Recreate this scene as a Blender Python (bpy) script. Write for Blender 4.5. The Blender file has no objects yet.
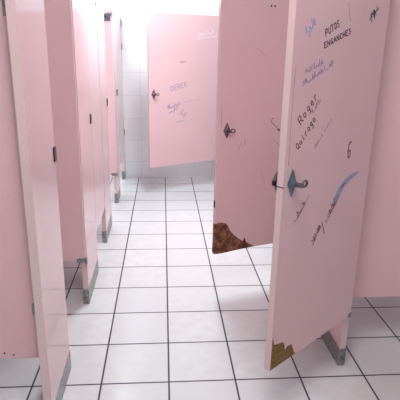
import bpy, bmesh, math, random
from mathutils import Vector, Matrix
random.seed(7)
S = bpy.context.scene
C = S.collection
PI = math.pi

# ------------------------------------------------------------------ camera
pitch, yaw, roll = 0.305419, 0.0791592, 0.01894568
fwd = Vector((math.sin(yaw)*math.cos(pitch), math.cos(yaw)*math.cos(pitch), -math.sin(pitch)))
rgt = Vector((math.cos(yaw), -math.sin(yaw), 0)); upv = rgt.cross(fwd)
r2 = math.cos(roll)*rgt + math.sin(roll)*upv
u2 = -math.sin(roll)*rgt + math.cos(roll)*upv
cam_d = bpy.data.cameras.new('camera'); cam = bpy.data.objects.new('camera', cam_d); C.objects.link(cam)
cam_d.sensor_width = 36; cam_d.lens = 36*481.766/400; cam_d.clip_start = 0.02
m = Matrix((r2, u2, -fwd)).transposed().to_4x4(); m.translation = Vector((0, 0, 1.5)); cam.matrix_world = m
S.camera = cam

# ------------------------------------------------------------------ world, lights, exposure
w = bpy.data.worlds.new('world'); S.world = w; w.use_nodes = True
w.node_tree.nodes['Background'].inputs[0].default_value = (.8, .87, 1, 1)
w.node_tree.nodes['Background'].inputs[1].default_value = 1.0
S.view_settings.view_transform = 'Standard'; S.view_settings.look = 'None'
S.view_settings.gamma = 1; S.view_settings.use_curve_mapping = False
S.view_settings.exposure = 0.13
CEIL = 2.95
LAMPS = [(0.2, 3.72, 1.03, (.83, .96, 1)), (0.05, .6, .56, (1, .90, .91)), (-.70, 4.95, .36, (.80, .97, 1))]     # main fixture, then two added fills (near aisle, far wall): x, y, relative power
LAMP_W = 50
def area(name, loc, sx, sy, power, col=(1, .985, .99)):
    d = bpy.data.lights.new(name, 'AREA'); d.shape = 'RECTANGLE'; d.size = sx; d.size_y = sy
    d.energy = power; d.color = col
    o = bpy.data.objects.new(name, d); C.objects.link(o); o.location = loc
    return o
for x, y, k, lc in LAMPS:
    area('main_or_fill_light', (x, y, CEIL-.105), .26, 1.15, LAMP_W*k, lc)  # first is the main lamp, the other two are added fill
wl = area('added_wall_fill', (-1.80, 4.95, 2.2), .9, .5, 22, (.74, .90, 1)); wl.rotation_euler = (0, math.radians(-78), 0)  # bluish fill added at the left wall to brighten the far tiles

# ------------------------------------------------------------------ materials
def lin(c):
    return tuple((v/12.92 if v <= .04045 else ((v+.055)/1.055)**2.4) for v in [q/255 for q in c]) + (1,)
def newmat(name):
    mt = bpy.data.materials.new(name); mt.use_nodes = True
    return mt, mt.node_tree, mt.node_tree.nodes['Principled BSDF']
def mix(nt, a, b, fac):
    n = nt.nodes.new('ShaderNodeMix'); n.data_type = 'RGBA'
    for s, v in ((6, a), (7, b), (0, fac)):
        if hasattr(v, 'is_linked') or hasattr(v, 'links'): nt.links.new(v, n.inputs[s])
        else: n.inputs[s].default_value = v
    return n.outputs[2]
def noise(nt, scale, detail=3, rough=.5, vec=None):
    n = nt.nodes.new('ShaderNodeTexNoise'); n.inputs['Scale'].default_value = scale
    n.inputs['Detail'].default_value = detail; n.inputs['Roughness'].default_value = rough
    if vec is None:
        tc = nt.nodes.new('ShaderNodeTexCoord'); vec = tc.outputs['Object']
    nt.links.new(vec, n.inputs['Vector'])
    return n.outputs[0]
def ramp(nt, src, a, b):
    n = nt.nodes.new('ShaderNodeMapRange'); n.inputs[1].default_value = a; n.inputs[2].default_value = b
    nt.links.new(src, n.inputs[0]); return n.outputs[0]
def bump(nt, p, src, strength, dist=.001):
    b = nt.nodes.new('ShaderNodeBump'); b.inputs['Strength'].default_value = strength; b.inputs['Distance'].default_value = dist
    nt.links.new(src, b.inputs['Height']); nt.links.new(b.outputs[0], p.inputs['Normal'])

def pink(name, c1, c2, rough=.16, spec=.5):
    mt, nt, p = newmat(name)
    n1 = ramp(nt, noise(nt, 2.2, 4), .35, .65)
    n2 = ramp(nt, noise(nt, 260, 2), .35, .65)
    a = mix(nt, lin(c1), lin(c2), n1)
    b = mix(nt, a, lin(tuple(v*.95 for v in c1)), n2)
    nt.links.new(b, p.inputs['Base Color'])
    p.inputs['Roughness'].default_value = rough
    p.inputs['Specular IOR Level'].default_value = spec
    bump(nt, p, noise(nt, 7, 2), .03, .004)
    return mt
M = {}
M['pink'] = pink('pink_laminate', (234, 197, 200), (230, 189, 193), .09, .36)
M['edge'] = pink('cream_pink_edge_band', (230, 205, 202), (222, 192, 190), .3, .4)
def board():
    mt, nt, p = newmat('exposed_particleboard')
    n1 = ramp(nt, noise(nt, 90, 5, .7), .3, .7); n2 = ramp(nt, noise(nt, 22, 4, .6), .4, .62)
    a = mix(nt, lin((122, 70, 52)), lin((178, 126, 98)), n1)
    b = mix(nt, a, lin((92, 50, 38)), n2)
    nt.links.new(b, p.inputs['Base Color']); p.inputs['Roughness'].default_value = .9
    bump(nt, p, noise(nt, 120, 4, .7), .8, .003); return mt
M['board'] = board()
def board2():
    mt, nt, p = newmat('aged_particleboard')
    n1 = ramp(nt, noise(nt, 80, 5, .7), .3, .7)
    a = mix(nt, lin((98, 70, 40)), lin((158, 124, 76)), n1)
    nt.links.new(a, p.inputs['Base Color']); p.inputs['Roughness'].default_value = .9
    bump(nt, p, noise(nt, 120, 4, .7), .8, .003); return mt
M['board_tan'] = board2()
def metal(name, c, rough, metallic=.9):
    mt, nt, p = newmat(name)
    a = mix(nt, lin(c), lin(tuple(v*.72 for v in c)), ramp(nt, noise(nt, 60, 4, .6), .35, .7))
    nt.links.new(a, p.inputs['Base Color']); p.inputs['Metallic'].default_value = metallic
    p.inputs['Roughness'].default_value = rough; return mt
M['shoe'] = metal('dull_stainless_steel', (168, 166, 166), .36, .85)
M['chrome'] = metal('worn_chrome', (128, 142, 154), .2)
M['bronze'] = metal('grimy_metal', (126, 112, 124), .35)
M['steel'] = metal('tarnished_steel', (128, 126, 132), .35)
M['dark'] = metal('dark_tarnished_metal', (88, 86, 92), .4)
def ink(name, c, rough=.6):
    mt, nt, p = newmat(name)
    nt.links.new(mix(nt, lin(c), lin(tuple(min(255, v*1.15+6) for v in c)), noise(nt, 40)), p.inputs['Base Color'])
    p.inputs['Roughness'].default_value = rough; return mt
M['ink_brown'] = ink('dark_red_brown_marker', (86, 44, 56))
M['ink_black'] = ink('black_marker', (44, 28, 44))
M['ink_faint'] = ink('faded_violet_marker', (150, 118, 146))
M['ink_grey'] = ink('faded_grey_pen', (146, 110, 126))
M['ink_blue'] = ink('faded_blue_marker', (152, 140, 176))
M['ink_white'] = ink('scratched_pale_pen', (240, 212, 217))
M['smear'] = ink('grey_blue_paint_smear', (148, 142, 166))
M['smear_dark'] = ink('dark_blue_paint_smear', (92, 96, 122))
M['scratch'] = ink('grime_scratch', (168, 120, 128))

def grid_mat(name, ua, va, su, sv, ou, ov, g, tile, tile2, grout, rough, gr_rough=.7, coat=0.0):
    """tiles in object space: axes ua/va, pitch su/sv, offsets ou/ov, grout width g"""
    mt, nt, p = newmat(name)
    tc = nt.nodes.new('ShaderNodeTexCoord'); sp = nt.nodes.new('ShaderNodeSeparateXYZ')
    nt.links.new(tc.outputs['Object'], sp.inputs[0])
    def mth(op, a, b=None):
        n = nt.nodes.new('ShaderNodeMath'); n.operation = op
        for i, v in enumerate((a, b)):
            if v is None: continue
            if isinstance(v, (int, float)): n.inputs[i].default_value = v
            else: nt.links.new(v, n.inputs[i])
        return n.outputs[0]
    ds, ids = [], []
    for ax, s, o in ((ua, su, ou), (va, sv, ov)):
        q = mth('DIVIDE', mth('SUBTRACT', sp.outputs[ax], o), s)
        ids.append(mth('FLOOR', q)); f = mth('FRACT', q)
        ds.append(mth('MULTIPLY', mth('MINIMUM', f, mth('SUBTRACT', 1.0, f)), s))
    d = mth('MINIMUM', *ds)
    isg = ramp(nt, d, g*.62, g*.38)     # 1 in the joint
    cmb = nt.nodes.new('ShaderNodeCombineXYZ'); nt.links.new(ids[0], cmb.inputs[0]); nt.links.new(ids[1], cmb.inputs[1])
    wn = nt.nodes.new('ShaderNodeTexWhiteNoise'); nt.links.new(cmb.outputs[0], wn.inputs['Vector'])
    mot = ramp(nt, noise(nt, 14, 5, .6), .35, .7)
    a = mix(nt, lin(tile), lin(tile2), mot)
    b = mix(nt, a, lin(tuple(v*.965 for v in tile)), wn.outputs[0])
    c = mix(nt, b, lin(grout), isg)
    nt.links.new(c, p.inputs['Base Color'])
    r = nt.nodes.new('ShaderNodeMapRange'); nt.links.new(isg, r.inputs[0])
    r.inputs[3].default_value = rough; r.inputs[4].default_value = gr_rough
    nt.links.new(r.outputs[0], p.inputs['Roughness'])
    hb = mth('SUBTRACT', 1.0, ramp(nt, d, g*1.3, g*.2)); bump(nt, p, hb, .35, .0015)
    return mt
M['floor'] = grid_mat('glazed_floor_tile', 0, 1, .3144246, .3144246, -.6077, 5.3663, .0085,
                      (213, 213, 213), (204, 202, 201), (52, 46, 52), .17)
M['wall_x'] = grid_mat('white_wall_tile', 0, 2, .2125, .2585, -.045, .19, .003,
                       (246, 248, 250), (243, 245, 248), (206, 208, 216), .15)
M['wall_y'] = grid_mat('white_side_wall_tile', 1, 2, .2125, .2585, -.045, .19, .003,
                       (240, 242, 246), (236, 238, 243), (206, 208, 216), .15)
mt, nt, p = newmat('white_ceiling_paint'); p.inputs['Roughness'].default_value = .9
nt.links.new(mix(nt, lin((238, 238, 240)), lin((230, 230, 232)), noise(nt, 5)), p.inputs['Base Color']); M['ceil'] = mt
mt, nt, p = newmat('lit_main_and_fill_diffuser'); p.inputs['Base Color'].default_value = (.9, .92, .95, 1)
nt.links.new(mix(nt, (.95, .97, 1, 1), (1, 1, 1, 1), noise(nt, 3)), p.inputs['Emission Color']); p.inputs['Emission Strength'].default_value = 6; M['lamp'] = mt  # shared by the main lamp and the added fill fixtures
mt, nt, p = newmat('added_window_glow'); p.inputs['Base Color'].default_value = (.8, .85, .9, 1)
nt.links.new(mix(nt, (.78, .88, 1, 1), (.85, .92, 1, 1), noise(nt, 3)), p.inputs['Emission Color']); p.inputs['Emission Strength'].default_value = 3; M['glow_pane'] = mt  # emissive glass of the added window
mt, nt, p = newmat('white_enamel'); p.inputs['Roughness'].default_value = .3
nt.links.new(mix(nt, lin((235, 235, 235)), lin((225, 225, 228)), noise(nt, 8)), p.inputs['Base Color']); M['enamel'] = mt

# ------------------------------------------------------------------ helpers
def obj(name, bm, mat, parent=None, mats=None):
    me = bpy.data.meshes.new(name); bmesh.ops.recalc_face_normals(bm, faces=bm.faces[:]); bm.to_mesh(me); bm.free()
    for q in (mats or [mat]): me.materials.append(M[q])
    o = bpy.data.objects.new(name, me); C.objects.link(o); o.parent = parent
    return o
def box(bm, x0, x1, y0, y1, z0, z1, bev=0.0, mi=0):
    r = bmesh.ops.create_cube(bm, size=1)
    vs = r['verts']
    for v in vs:
        v.co = Vector(((x0+x1)/2+v.co.x*(x1-x0), (y0+y1)/2+v.co.y*(y1-y0), (z0+z1)/2+v.co.z*(z1-z0)))
    fs = {f for v in vs for f in v.link_faces}
    for f in fs: f.material_index = mi
    if bev:
        es = list({e for v in vs for e in v.link_edges})
        bmesh.ops.bevel(bm, geom=es, offset=bev, segments=2, affect='EDGES', clamp_overlap=True)
def prism(bm, pts, y0, y1, mi=0):
    """polygon in the x-z plane, extruded from y0 to y1"""
    a = [bm.verts.new((x, y0, z)) for x, z in pts]; b = [bm.verts.new((x, y1, z)) for x, z in pts]
    n = len(pts); fs = [bm.faces.new(a), bm.faces.new(b[::-1])]
    for i in range(n): fs.append(bm.faces.new((a[i], a[(i+1) % n], b[(i+1) % n], b[i])))
    for f in fs: f.material_index = mi
def cyl(bm, c, axis, r, h, seg=16, r2=None):
    rot = Vector((0, 0, 1)).rotation_difference(Vector(axis)).to_matrix().to_4x4()
    bmesh.ops.create_cone(bm, cap_ends=True, segments=seg, radius1=r, radius2=r if r2 is None else r2, depth=h,
                          matrix=Matrix.Translation(Vector(c)) @ rot)
def empty(name, loc, rz, label, cat, group=None):
    o = bpy.data.objects.new(name, None); C.objects.link(o); o.empty_display_size = .1
    o.location = loc; o.rotation_euler = (0, 0, rz); o['label'] = label; o['category'] = cat
    if group: o['group'] = group
    return o
def struct(name, bm, mat):
    o = obj(name, bm, mat); o['kind'] = 'structure'; return o

# ------------------------------------------------------------------ room shell
XL, XR, YB, YF = -1.92, 2.32, -1.6, 5.676
def slab(name, mat, *a):
    bm = bmesh.new(); box(bm, *a); return struct(name, bm, mat)
slab('floor', 'floor', XL-.1, XR+.1, YB-.1, YF+.1, -.1, 0)
slab('ceiling', 'ceil', XL-.1, XR+.1, YB-.1, YF+.1, CEIL, CEIL+.1)
slab('wall_back', 'wall_x', XL-.1, XR+.1, YF, YF+.1, 0, CEIL)
slab('wall_front', 'wall_x', XL-.1, XR+.1, YB-.1, YB, 0, CEIL)
slab('wall_left', 'wall_y', XL-.1, XL, YB, YF, 0, CEIL)
slab('wall_right', 'wall_y', XR, XR+.1, YB, YF, 0, CEIL)
# unseen window added over the far left stall, glowing to brighten the far wall
bm = bmesh.new()
for a in ((4.45, 5.45, 1.90, 1.94), (4.45, 5.45, 2.46, 2.50), (4.45, 4.49, 1.94, 2.46), (5.41, 5.45, 1.94, 2.46), (4.93, 4.97, 1.94, 2.46)):
    box(bm, XL+.001, XL+.035, a[0], a[1], a[2], a[3], .002)
wf = struct('added_window_1', bm, 'enamel')
bm = bmesh.new(); box(bm, XL+.004, XL+.012, 4.49, 5.41, 1.94, 2.46); obj('glow_pane', bm, 'glow_pane', wf)
for (x, y, k, lc), lab in zip(LAMPS, ('white fluorescent ceiling fixture above the middle of the aisle', 'added white ceiling fill fixture above the near end of the aisle', 'added white ceiling fill fixture by the tiled far wall')):
    t = empty('main_or_fill_fixture', (x, y, CEIL-.09), 0, lab, 'light')  # near and far fixtures are unseen, added to house the fill lights
    bm = bmesh.new(); box(bm, -.15, .15, -.62, .62, .03, .09, .004); obj('housing', bm, 'enamel', t)
    bm = bmesh.new(); box(bm, -.135, .135, -.6, .6, -.008, .03, .012); obj('diffuser', bm, 'lamp', t)

# ------------------------------------------------------------------ pilasters
def pilaster(x0, x1, y0, y1, label, side, top=1.83, keeper=True, group='pilasters'):
    """side: +1 when the aisle lies towards +x"""
    t = empty('pilaster', ((x0+x1)/2, (y0+y1)/2, 0), 0, label, 'partition', None)
    hx, hy = (x1-x0)/2, (y1-y0)/2
    bm = bmesh.new(); box(bm, -hx, hx, -hy, hy, .012, top, .002)
    for f in bm.faces:
        if abs(f.normal.y) > .9: f.material_index = 1
    obj('panel', bm, None, t, mats=['pink', 'edge'])
    s = .0022
    bm = bmesh.new()
    box(bm, -hx-s, -hx, -hy-s, hy+s, 0, .098, .0005); box(bm, hx, hx+s, -hy-s, hy+s, 0, .098, .0005)
    box(bm, -hx, hx, -hy-s, -hy, 0, .098, .0005); box(bm, -hx, hx, hy, hy+s, 0, .098, .0005)
    sh = obj('metal_shoe', bm, 'shoe', t)
    for yy, px, ax in ((-hy-s-.001, 0, (0, 1, 0)), (hy+s+.001, 0, (0, 1, 0))):
        bm = bmesh.new(); cyl(bm, (px, yy, .045), ax, .0045, .003, 12); obj('screw', bm, 'dark', sh)
    if keeper:      # strike bracket on the latch-side edge, wrapping on to the aisle face
        bm = bmesh.new(); k0 = -hy if keeper == 'near' else hy
        xs = side*hx
        sg = -1 if keeper == 'near' else 1
        box(bm, min(xs, xs+side*.006), max(xs, xs+side*.006), min(k0-sg*.034, k0), max(k0-sg*.034, k0), 1.036, 1.096, .0008)
        box(bm, min(xs-side*.020, xs+side*.002), max(xs-side*.020, xs+side*.002), min(k0, k0+sg*.003), max(k0, k0+sg*.003), 1.043, 1.093, .0008)
        obj('strike_bracket', bm, 'dark', t)
    return t
LX0, LX1 = -.487, -.455
pilaster(LX0, LX1, 1.645, 2.035, 'nearest pink pilaster on the left, its cream edge facing the camera', 1, keeper='far')
pilaster(LX0, LX1, 2.655, 3.09, 'pink pilaster second from the camera on the left, next to the inward-opened door', 1, keeper='far')
pilaster(LX0, LX1, 3.62, 4.04, 'pink pilaster third from the camera on the left, midway along the row', 1, keeper='far')
pilaster(LX0, LX1, 4.66, 4.93, 'narrow pink pilaster second from the far wall on the left', 1, keeper='far')
pe = pilaster(LX0, LX1, 5.57, 5.674, 'slim pink end pilaster fixed to the white tiled wall on the left', 1, keeper=False)
for z in (1.74, 1.50, .55):
    bm = bmesh.new(); box(bm, .016, .021, .030, .0505, z-.03, z+.03, .001); obj('wall_bracket', bm, 'dark', pe)
RX0, RX1 = .862, .894
pilaster(RX0, RX1, 1.990, 2.30, 'pink pilaster with a scuffed steel shoe behind the graffitied near right door', -1, keeper='far')
pilaster(RX0, RX1, 2.95, 3.27, 'pink pilaster hidden behind the middle right door with the broken corner', -1, keeper='far')
pilaster(RX0, RX1, 3.89, 4.25, 'pink pilaster deep on the right, beyond the middle door', -1, keeper=False)
pilaster(.655, .687, 4.30, 4.43, 'pink pilaster at the near side of the wide end stall on the right', -1, keeper='far')
pilaster(.655, .687, 5.362, 5.674, 'pink pilaster against the far wall where the outward-swung back door hangs', -1, keeper=False)

# ------------------------------------------------------------------ divider panels between the stalls
def divider(x0, x1, y, label, brk, z0=.3, z1=1.82, screws=()):
    t = empty('divider_panel', ((x0+x1)/2, y, z0), 0, label, 'partition')
    hw = (x1-x0)/2
    bm = bmesh.new(); box(bm, -hw, hw, 0, .026, 0, z1-z0, .002)
    obj('panel', bm, None, t, mats=['pink'])
    for s in brk:      # s = +1 bracket at +x end
        for z in (.20, 1.30):
            bm = bmesh.new()
            box(bm, s*hw-.028, s*hw+.0 if s > 0 else s*hw+.028, -.004, 0, z, z+.05, .001) if s > 0 else box(bm, -hw, -hw+.028, -.004, 0, z, z+.05, .001)
            cyl(bm, (s*(hw-.016), -.005, z+.025), (0, 1, 0), .005, .003, 10)
            obj('angle_bracket', bm, 'shoe', t)
    for px, pz in screws:
        bm = bmesh.new(); cyl(bm, (px-(x0+x1)/2, -.001, pz-z0), (0, 1, 0), .0035, .003, 10); obj('screw', bm, 'dark', t)
    return t
divider(XL+.002, LX0-.001, 1.715, 'pink divider panel at the left edge, attached behind the nearest pilaster', (1,), z0=.288, screws=((-.641, .316), (-.605, .307)))
divider(XL+.002, LX0-.001, 2.735, 'pink divider panel on the left behind the inward-opened nearer door', (1,))
divider(XL+.002, LX0-.001, 3.705, 'pink divider panel on the left behind the closed wide door', (1,))
divider(XL+.002, LX0-.001, 4.735, 'pink divider panel on the left behind the inward-opened farther door', (1,))
divider(RX1+.001, XR-.002, 2.13, 'pink divider panel at the right edge beyond the graffitied near door', (-1,))
divider(RX1+.001, XR-.002, 3.10, 'pink divider panel on the right hidden behind the middle door', (-1,))
divider(.688, XR-.002, 4.33, 'pink divider panel on the right bounding the wide end stall', (-1,))

# ------------------------------------------------------------------ doors
Z0, Z1, TH = .30, 1.82, .027
def latch_parts(root, x, z, free_dir=1, back=True, s=1.0, y=0.0, bx=None, mat='chrome'):
    """diamond escutcheon with a turn lever on the visible face; slide bolt body behind"""
    def dia(sgn, yb, k=1.0):
        bm = bmesh.new(); hw, hh, d = .023*s, .047*s*(1.25 if k > 1 else 1), .017*s*k
        c = [(x-hw, z), (x, z-hh), (x+hw, z), (x, z+hh)]
        vs = [bm.verts.new((a, yb, b)) for a, b in c]
        v2 = [bm.verts.new((x+(a-x)*.86, yb+sgn*d*.35, z+(b-z)*.86)) for a, b in c]
        tp = bm.verts.new((x, yb+sgn*d, z))
        for i in range(4):
            j = (i+1) % 4
            bm.faces.new((vs[i], vs[j], v2[j], v2[i])); bm.faces.new((v2[i], v2[j], tp))
        bm.faces.new(vs[::-1]); return bm
    l = obj('latch', dia(1, y), mat, root)
    bm = bmesh.new(); cyl(bm, (x, y+.024*s, z), (0, 1, 0), .0085*s, .03*s, 16, .0075*s)
    # ring-shaped turn lever reaching towards the hinge
    N, K = 20, 8; R1, R2 = .0125*s, .0042*s; cx, cy, cz = x-.022*s, y+.034*s, z+.002
    rg = []
    for i in range(N):
        a = 2*PI*i/N; rg.append([bm.verts.new((cx+(R1+R2*math.cos(2*PI*k/K))*math.cos(a), cy+R2*math.sin(2*PI*k/K), cz+(R1+R2*math.cos(2*PI*k/K))*math.sin(a)*.8)) for k in range(K)])
    for i in range(N):
        for k in range(K):
            bm.faces.new((rg[i][k], rg[(i+1) % N][k], rg[(i+1) % N][(k+1) % K], rg[i][(k+1) % K]))
    obj('turn_lever', bm, 'steel', l)
    if back:
        xb = x; x = bx or x; lb = obj('latch', dia(-1, y-TH, 2.2), 'dark', root)
        bm = bmesh.new(); box(bm, x-.012, x+.030, y-TH-.022, y-TH-.010, z-.009, z+.009, .002); obj('slide_bolt', bm, 'dark', lb)
def hinge_parts(root, zs=(-.010, 1.46), y=0.0, leaf=.05, back=True):
    for z in zs:
        bm = bmesh.new()
        cyl(bm, (-.006, y-TH/2 if back else y+.004, z+.012), (0, 0, 1), .006, .04, 16)
        if back: box(bm, -.004, leaf, y-TH/2-.0155, y-TH/2-.0137, z, z+.026, .0006)
        box(bm, -.004, leaf, y-TH/2+.0137, y-TH/2+.0155, z, z+.026, .0006)
        for a in (leaf*.36, leaf*.76): cyl(bm, (a, y-TH/2+.016, z+.013), (0, 1, 0), .004, .002, 10)
        obj('hinge', bm, 'shoe', root)
def door_root(h, ang, label, z0=Z0):
    return empty('stall_door', (h[0], h[1], z0), ang, label, 'door')
def plain_panel(root, W, x0=.0):
    bm = bmesh.new(); box(bm, x0, W, -TH, 0, 0, Z1-Z0, .0018)
    for f in bm.faces:
        if abs(f.normal.x) > .9 or abs(f.normal.z) > .9: f.material_index = 1
    return obj('panel', bm, None, root, mats=['pink', 'edge'])
def chipped_panel(root, W, chip, core_mat, edge_top, band_full, lump):
    """laminate skins over a particleboard core; chip = exposed corner outline from the free edge to the bottom edge (x, z above bottom)"""
    Ht = Z1-Z0; sk = .0018
    bm = bmesh.new()
    front = [(0, 0), (chip[-1][0], 0)] + chip[-2::-1] if chip[-1][1] <= 0.001 else [(0, 0)] + chip[::-1]
    front = front + ([(W, chip[0][1])] if chip[0][0] < W-.0005 and not band_full else []) + ([(W-.0005, Ht), (0, Ht)])
    if band_full:      # the laminate keeps a thin lip along the free edge down to the bottom
        front = [(0, 0), (chip[-1][0], 0)] + chip[-2::-1] + [(W-.004, chip[0][1]+.02), (W-.002, .0), (W, .0), (W, Ht), (0, Ht)]
    prism(bm, front, -sk, 0)
    prism(bm, [(0, 0), (W, 0), (W, Ht), (0, Ht)], -TH, -TH+sk)
    z_low = 0 if band_full else edge_top
    box(bm, W-.0022, W, -TH+sk, -sk, z_low, Ht, 0, 1)
    box(bm, 0, .0015, -TH+sk, -sk, 0, Ht, 0, 1)
    box(bm, .0015, W-.0022, -TH+sk, -sk, Ht-.0015, Ht, 0, 1)
    obj('panel', bm, None, root, mats=['pink', 'edge'])
    # core: body plus the rough swollen corner
    bm = bmesh.new()
    box(bm, .002, W-.0025, -TH+sk+.0002, -sk-.0002, .0008, Ht-.002)
    # lump: irregular relief inside the chip area
    x_in = min(p[0] for p in chip); z_in = max(p[1] for p in chip)
    rnd = random.Random(3)
    nx, nz = 26, 22
    poly = [(W, 0)] + [(W, chip[0][1])] + chip + ([(chip[-1][0], 0)] if chip[-1][1] > .001 else [])
    def inside(x, z):
        c = False; n = len(poly); j = n-1
        for i in range(n):
            xi, zi = poly[i]; xj, zj = poly[j]
            if (zi > z) != (zj > z) and x < (xj-xi)*(z-zi)/(zj-zi)+xi: c = not c
            j = i
        return c
    # solid shaped to the break, swollen past the free edge and below the bottom on the worn corner
    zc = chip[0][1]; sw = .006*lump
    out = [(x, z) for x, z in poly if not (x >= W-1e-6) and z > .001]
    if lump > 1:
        lip = [(chip[-1][0], .0006), (chip[-1][0]+.07, -.002), (W-.14, -.006), (W-.06, -.011), (W-.02, -.011), (W+.000, -.008), (W+.004, .008), (W+.003, .04), (W+.001, .10), (W, zc-.004)]
        prism(bm, [p for p in chip if p[1] > .001][::-1] + [(W, zc)] + lip[::-1], -TH*.8, -.0010)
    else:
        prism(bm, chip[::-1] + [(W-.0026, zc), (W-.0026, 0.0008)], -TH*.6, -.0012)
    def clear(x, z, r):
        return all(inside(x+r*math.cos(a), z+r*math.sin(a)) for a in (0, 1.05, 2.1, 3.14, 4.2, 5.2))
    for i in range(nx*nz):
        x = x_in+(W-x_in)*rnd.random(); z = z_in*rnd.random(); r = .004+.007*rnd.random()
        if not clear(x, z, r*1.3): continue
        n = rnd.choice((5, 6, 7)); a0 = rnd.random()*6
        prism(bm, [(x+r*(.6+.5*rnd.random())*math.cos(a0+q*2*PI/n), z+r*(.6+.5*rnd.random())*math.sin(a0+q*2*PI/n)) for q in range(n)], -.004, -.0010+rnd.random()*.0022*lump)
    obj('exposed_core', bm, core_mat, root)

# --- graffiti: strokes as thin raised ink films on the face of a door
GL = {  # unit glyphs (x 0..1, y 0..1), list of polylines
 'P': [[(0, 0), (0, 1), (.6, 1), (.8, .75), (.6, .5), (0, .5)]], 'U': [[(0, 1), (.05, .2), (.4, 0), (.75, .2), (.8, 1)]],
 'T': [[(0, 1), (.8, 1)], [(.4, 1), (.4, 0)]], 'O': [[(.4, 0), (.05, .3), (.1, .8), (.4, 1), (.75, .75), (.75, .3), (.4, 0)]],
 'S': [[(.75, .9), (.4, 1), (.1, .75), (.7, .35), (.4, 0), (.05, .12)]], 'E': [[(.75, 1), (0, 1), (0, 0), (.75, 0)], [(0, .5), (.6, .5)]],
 'N': [[(0, 0), (0, 1), (.75, 0), (.75, 1)]], 'G': [[(.8, .85), (.4, 1), (.05, .6), (.2, .08), (.75, .1), (.75, .45), (.45, .45)]],
 'A': [[(0, 0), (.4, 1), (.8, 0)], [(.15, .4), (.65, .4)]], 'C': [[(.75, .9), (.3, 1), (.05, .5), (.3, 0), (.75, .12)]],
 'H': [[(0, 0), (0, 1)], [(.75, 0), (.75, 1)], [(0, .5), (.75, .5)]], 'R': [[(0, 0), (0, 1), (.6, 1), (.75, .75), (.5, .5), (0, .5)], [(.3, .5), (.8, 0)]],
 'o': [[(.4, 0), (.08, .25), (.2, .6), (.5, .62), (.7, .35), (.4, 0)]], 'g': [[(.65, .6), (.25, .62), (.1, .3), (.4, .1), (.65, .4), (.65, .6), (.6, -.3), (.2, -.35)]],
 'e': [[(.1, .32), (.65, .36), (.5, .65), (.15, .5), (.15, .15), (.5, 0), (.7, .12)]], 'r': [[(.15, 0), (.15, .6)], [(.15, .4), (.4, .62), (.65, .58)]],
 'Q': [[(.4, 0), (.05, .3), (.1, .8), (.4, 1), (.75, .75), (.75, .3), (.4, 0)], [(.5, .25), (.9, -.15)]],
 'u': [[(.1, .6), (.12, .15), (.4, 0), (.62, .2), (.65, .6)], [(.65, .2), (.75, 0)]], 'i': [[(.35, 0), (.35, .6)], [(.35, .8), (.36, .86)]],
 'a': [[(.65, .6), (.25, .62), (.08, .3), (.3, 0), (.62, .2), (.65, .6)], [(.65, .25), (.78, 0)]],
 'D': [[(0, 0), (0, 1), (.5, .95), (.78, .5), (.5, .05), (0, 0)]], 'K': [[(0, 0), (0, 1)], [(.7, 1), (.05, .5), (.75, 0)]],
}
def ribbon(bm, pts, wd, y0=.0, th=.0005):
    for i in range(len(pts)-1):
        a, b = Vector(pts[i]), Vector(pts[i+1]); d = b-a
        if d.length < 1e-6: continue
        d.normalize(); n = Vector((-d.y, d.x))*wd/2; a2 = a-d*wd*.3; b2 = b+d*wd*.3
        prism(bm, [tuple(a2+n), tuple(b2+n), tuple(b2-n), tuple(a2-n)][::-1], y0, y0+th+.00008*(i % 3))
def write(bm, txt, p0, p1, h, wd):
    """p0, p1: baseline ends in door space (x from hinge, z above the floor); reader sees x decreasing to the right"""
    a, b = Vector(p0), Vector(p1); d = (b-a); L = d.length; d.normalize(); up = Vector((d.y, -d.x))
    if up.y < 0: up = -up
    n = len(txt); cw = L/n
    for i, c in enumerate(txt):
        for pl in GL[c]:
            ribbon(bm, [tuple(a+d*(i+.1+x*.88)*cw+up*y*h) for x, y in pl], wd)
def squiggle(bm, p0, p1, h, wd, n, seed):
    n = int(n*1.5)
    r = random.Random(seed); a, b = Vector(p0), Vector(p1); d = b-a; L = d.length; d.normalize(); up = Vector((d.y, -d.x))
    if up.y < 0: up = -up
    pts = []
    for i in range(n+1):
        t = L*i/n+(r.random()-.5)*L/n*1.2
        pts.append(tuple(a+d*t+up*h*(r.random() if i % 2 else r.random()*.25)))
    seg = []
    for i in range(len(pts)-1):
        seg.append(pts[i])
        if r.random() < .18: ribbon(bm, seg, wd); seg = []
    seg.append(pts[-1]); ribbon(bm, seg, wd)
def graffiti(root, mat, fn, label=None):
    bm = bmesh.new(); fn(bm)
    bmesh.ops.translate(bm, vec=(0, 0, -Z0), verts=bm.verts[:])
    o = obj('graffiti', bm, mat, root)
    if label: o['label'] = label

# near right door (swung out, graffiti, chipped lower corner)
H3 = Vector((.885, 1.965)); F3 = Vector((.41, 1.567)); d3 = F3-H3
r3 = door_root(H3, math.atan2(d3.y, d3.x), 'nearest open pink door on the right, covered in marker graffiti, lower corner chipped')
W3 = d3.length
chip3 = [(.612, .142), (.600, .112), (.578, .106), (.544, .100), (.534, .086), (.526, .054), (.512, .066), (.482, .062), (.469, .035), (.458, .012), (.446, 0)]
chipped_panel(r3, W3, chip3, 'board_tan', 0, True, .35)
latch_parts(r3, .571, 1.054-Z0, bx=.592, s=1.12); hinge_parts(r3, leaf=.024)
bm = bmesh.new(); box(bm, W3-.004, W3+.0006, -TH-.0006, .0006, .744, .748, 0); obj('bolt_slot', bm, 'dark', r3)
graffiti(r3, 'ink_black', lambda b: (write(b, 'PUTOS', (.438, 1.544), (.352, 1.582), .023, .0034), write(b, 'ENGANCHES', (.440, 1.507), (.270, 1.562), .018, .0034)), 'two short words in black capitals')
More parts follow.
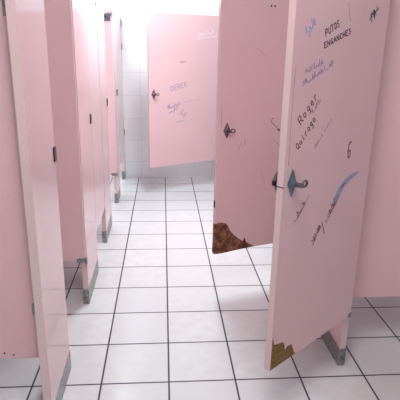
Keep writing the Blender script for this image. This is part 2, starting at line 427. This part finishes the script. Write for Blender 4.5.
graffiti(r3, 'ink_black', lambda b: (squiggle(b, (.146, 1.612), (.086, 1.652), .022, .004, 15, 4), squiggle(b, (.125, 1.60), (.10, 1.63), .03, .003, 7, 5)), 'black scribble near the hinge')
graffiti(r3, 'ink_brown', lambda b: (write(b, 'Roger', (.545, 1.254), (.449, 1.348), .030, .0034), write(b, 'Quiroga', (.550, 1.168), (.450, 1.268), .026, .0034)), 'the name Roger Quiroga in brown')
graffiti(r3, 'ink_brown', lambda b: (ribbon(b, [(.180, 1.152), (.190, 1.156), (.197, 1.145), (.199, 1.118), (.194, 1.095), (.186, 1.092), (.180, 1.103), (.182, 1.118), (.192, 1.121)], .006),), 'single looped numeral in brown')
graffiti(r3, 'ink_blue', lambda b: (squiggle(b, (.548, 1.548), (.498, 1.582), .034, .004, 9, 9), squiggle(b, (.535, 1.54), (.505, 1.60), .014, .004, 5, 10)), 'pale blue scribble')
graffiti(r3, 'ink_faint', lambda b: (squiggle(b, (.540, 1.423), (.436, 1.452), .034, .0022, 26, 11), squiggle(b, (.552, 1.383), (.365, 1.450), .026, .0022, 40, 12)), 'faint violet handwriting')
graffiti(r3, 'ink_grey', lambda b: (squiggle(b, (.476, 1.288), (.430, 1.326), .022, .003, 10, 13), squiggle(b, (.435, 1.162), (.345, 1.26), .016, .0025, 18, 14)), 'faint pen scrawl')
graffiti(r3, 'ink_grey', lambda b: (squiggle(b, (.535, .888), (.470, .955), .030, .0022, 26, 15), ribbon(b, [(.452, .988), (.478, .955), (.520, .906)], .0025)), 'faint scrawl below the latch')
graffiti(r3, 'ink_brown', lambda b: (squiggle(b, (.306, .842), (.240, .915), .032, .0020, 26, 16), squiggle(b, (.285, .880), (.230, .930), .034, .0018, 12, 26), squiggle(b, (.392, .765), (.345, .835), .030, .0022, 26, 17), ribbon(b, [(.345, .852), (.325, .822), (.318, .80)], .004)), 'small brown scrawl low on the door')
def smear(b, pts, ws):
    for i in range(len(pts)-1):
        a, c = Vector(pts[i]), Vector(pts[i+1]); d = (c-a).normalized(); n = Vector((-d.y, d.x))
        prism(b, [tuple(a+n*ws[i]/2), tuple(c+n*ws[i+1]/2), tuple(c-n*ws[i+1]/2), tuple(a-n*ws[i]/2)], 0, .0004)
graffiti(r3, 'smear', lambda b: smear(b, [(.262, .915), (.250, .935), (.230, .962), (.205, .983), (.170, 1.000), (.130, 1.012), (.085, 1.018)], [.014, .034, .036, .032, .026, .020, .006]), 'grey blue paint smear')
bm = bmesh.new(); smear(bm, [(.226, .969), (.215, .978), (.200, .986), (.188, .990)], [.002, .008, .007, .001])
bmesh.ops.translate(bm, vec=(0, .0004, -Z0), verts=bm.verts[:]); obj('graffiti', bm, 'smear_dark', r3)['label'] = 'dark core of the paint smear'
graffiti(r3, 'scratch', lambda b: (ribbon(b, [(.31, 1.66), (.30, 1.63), (.285, 1.60)], .0018), ribbon(b, [(.598, 1.12), (.601, 1.30), (.598, 1.45)], .002)), 'scratches')

# middle right door (swung out, broken lower corner)
H2 = Vector((.87, 2.915)); F2 = Vector((.308, 2.712)); d2 = F2-H2
r2_ = door_root(H2, math.atan2(d2.y, d2.x), 'middle open pink door on the right with a large broken brown corner')
W2 = d2.length
chip2 = [(.585, .190), (.572, .196), (.556, .194), (.543, .190), (.520, .182), (.508, .165), (.490, .128), (.463, .099), (.430, .070), (.397, .049), (.391, .076), (.382, .060), (.375, .039), (.345, .020), (.308, 0)]
chipped_panel(r2_, W2, chip2, 'board', .19, False, 1.6)
latch_parts(r2_, .538, 1.052-Z0, s=1.0, mat='bronze'); hinge_parts(r2_, leaf=.024)
bm = bmesh.new(); box(bm, W2-.003, W2+.0015, -TH+.004, -.004, .29, .335, .0005); obj('edge_bracket', bm, 'dark', r2_)
graffiti(r2_, 'ink_black', lambda b: [prism(b, [(x+.006*math.cos(k*PI/4), 1.7285+.006*math.sin(k*PI/4)) for k in range(8)][::-1], 0, .0006) for x in (.289, .266)], 'two black dots near the top')
graffiti(r2_, 'ink_brown', lambda b: (ribbon(b, [(.226, 1.112), (.240, 1.106), (.245, 1.090), (.190, 1.042)], .003), prism(b, [(.186+.008*math.cos(k*PI/4), 1.038+.008*math.sin(k*PI/4)) for k in range(8)][::-1], 0, .0006)), 'hooked pen mark by the hinge side')
graffiti(r2_, 'scratch', lambda b: (ribbon(b, [(.215, .970), (.195, .962), (.180, .946)], .003), ribbon(b, [(.46, .92), (.44, .98)], .002), ribbon(b, [(.42, 1.00), (.415, .96)], .003), ribbon(b, [(.575, 1.08), (.576, 1.2)], .003), ribbon(b, [(.30, .80), (.27, .72)], .002), ribbon(b, [(.36, 1.50), (.30, 1.46)], .002)), 'scratches')

# door hidden behind the middle one (closed)
r5 = door_root((.864, 3.885), -PI/2-.0, 'closed pink door on the right hidden behind the middle open door')
# visible face of the closed door must look to -x: mirror the frame by turning it round
r5.rotation_euler = (0, 0, PI/2); r5.location = (.866, 3.285, Z0)
plain_panel(r5, .595); 

# far right door (swung out across the aisle)
H4 = Vector((.655, 5.333)); F4 = Vector((-.139, 4.908)); d4 = F4-H4
r4 = door_root(H4, math.atan2(d4.y, d4.x), 'farthest wide pink door swung out across the aisle before the tiled wall')
plain_panel(r4, d4.length); latch_parts(r4, .848, 1.05-Z0, s=1.15, mat='bronze'); hinge_parts(r4, leaf=.024)
graffiti(r4, 'ink_faint', lambda b: write(b, 'DEREK', (.652, 1.076), (.449, 1.120), .048, .0055), 'faded word in violet')
graffiti(r4, 'ink_faint', lambda b: (squiggle(b, (.690, .890), (.530, .930), .05, .005, 18, 20), squiggle(b, (.66, .84), (.56, .90), .05, .005, 10, 21), squiggle(b, (.545, .84), (.50, .80), .06, .004, 6, 22), squiggle(b, (.60, .755), (.49, .765), .012, .005, 6, 23), ribbon(b, [(.50, .958), (.30, .985)], .003)), 'faded violet scribbles')
graffiti(r4, 'ink_grey', lambda b: (squiggle(b, (.545, 1.345), (.470, 1.362), .022, .006, 7, 24),), 'small pen mark')
graffiti(r4, 'ink_white', lambda b: (ribbon(b, [(.36, 1.585), (.10, 1.625)], .004), squiggle(b, (.34, 1.60), (.14, 1.65), .05, .004, 12, 25)), 'pale scratched writing')

# left doors
def left_door(y_h, W, ang, label, hinges=True, **k):
    r = door_root((LX1-.0005 if ang is None else LX1-.002, y_h), (-PI/2 if ang is None else ang), label)
    plain_panel(r, W, 0 if ang is None else .001); hinge_parts(r, back=ang is None)
    return r
dA = left_door(2.625, .60, PI+.04, 'pink door swung inward on the left beside the nearest pilaster')
dB = left_door(3.604, .508, None, 'closed pink door on the left between the second and third pilasters')
dC = left_door(4.630, .60, PI+.03, 'pink door swung inward on the left with a metal hook plate at its top')
bm = bmesh.new(); box(bm, .008, .088, 0, .004, 1.415, 1.475, .001); hk = obj('hook_plate', bm, 'chrome', dC)
bm = bmesh.new(); cyl(bm, (.048, .016, 1.45), (0, 1, 0), .009, .026, 14); cyl(bm, (.030, .012, 1.437), (0, 1, 0), .005, .02, 10); obj('hook', bm, 'dark', hk)
dD = left_door(5.556, .620, None, 'closed pink door on the left nearest the tiled far wall')
for dd, ww in ((dA, .60), (dC, .60)): latch_parts(dd, ww-.06, 1.05-Z0)
bpy.context.view_layer.update()
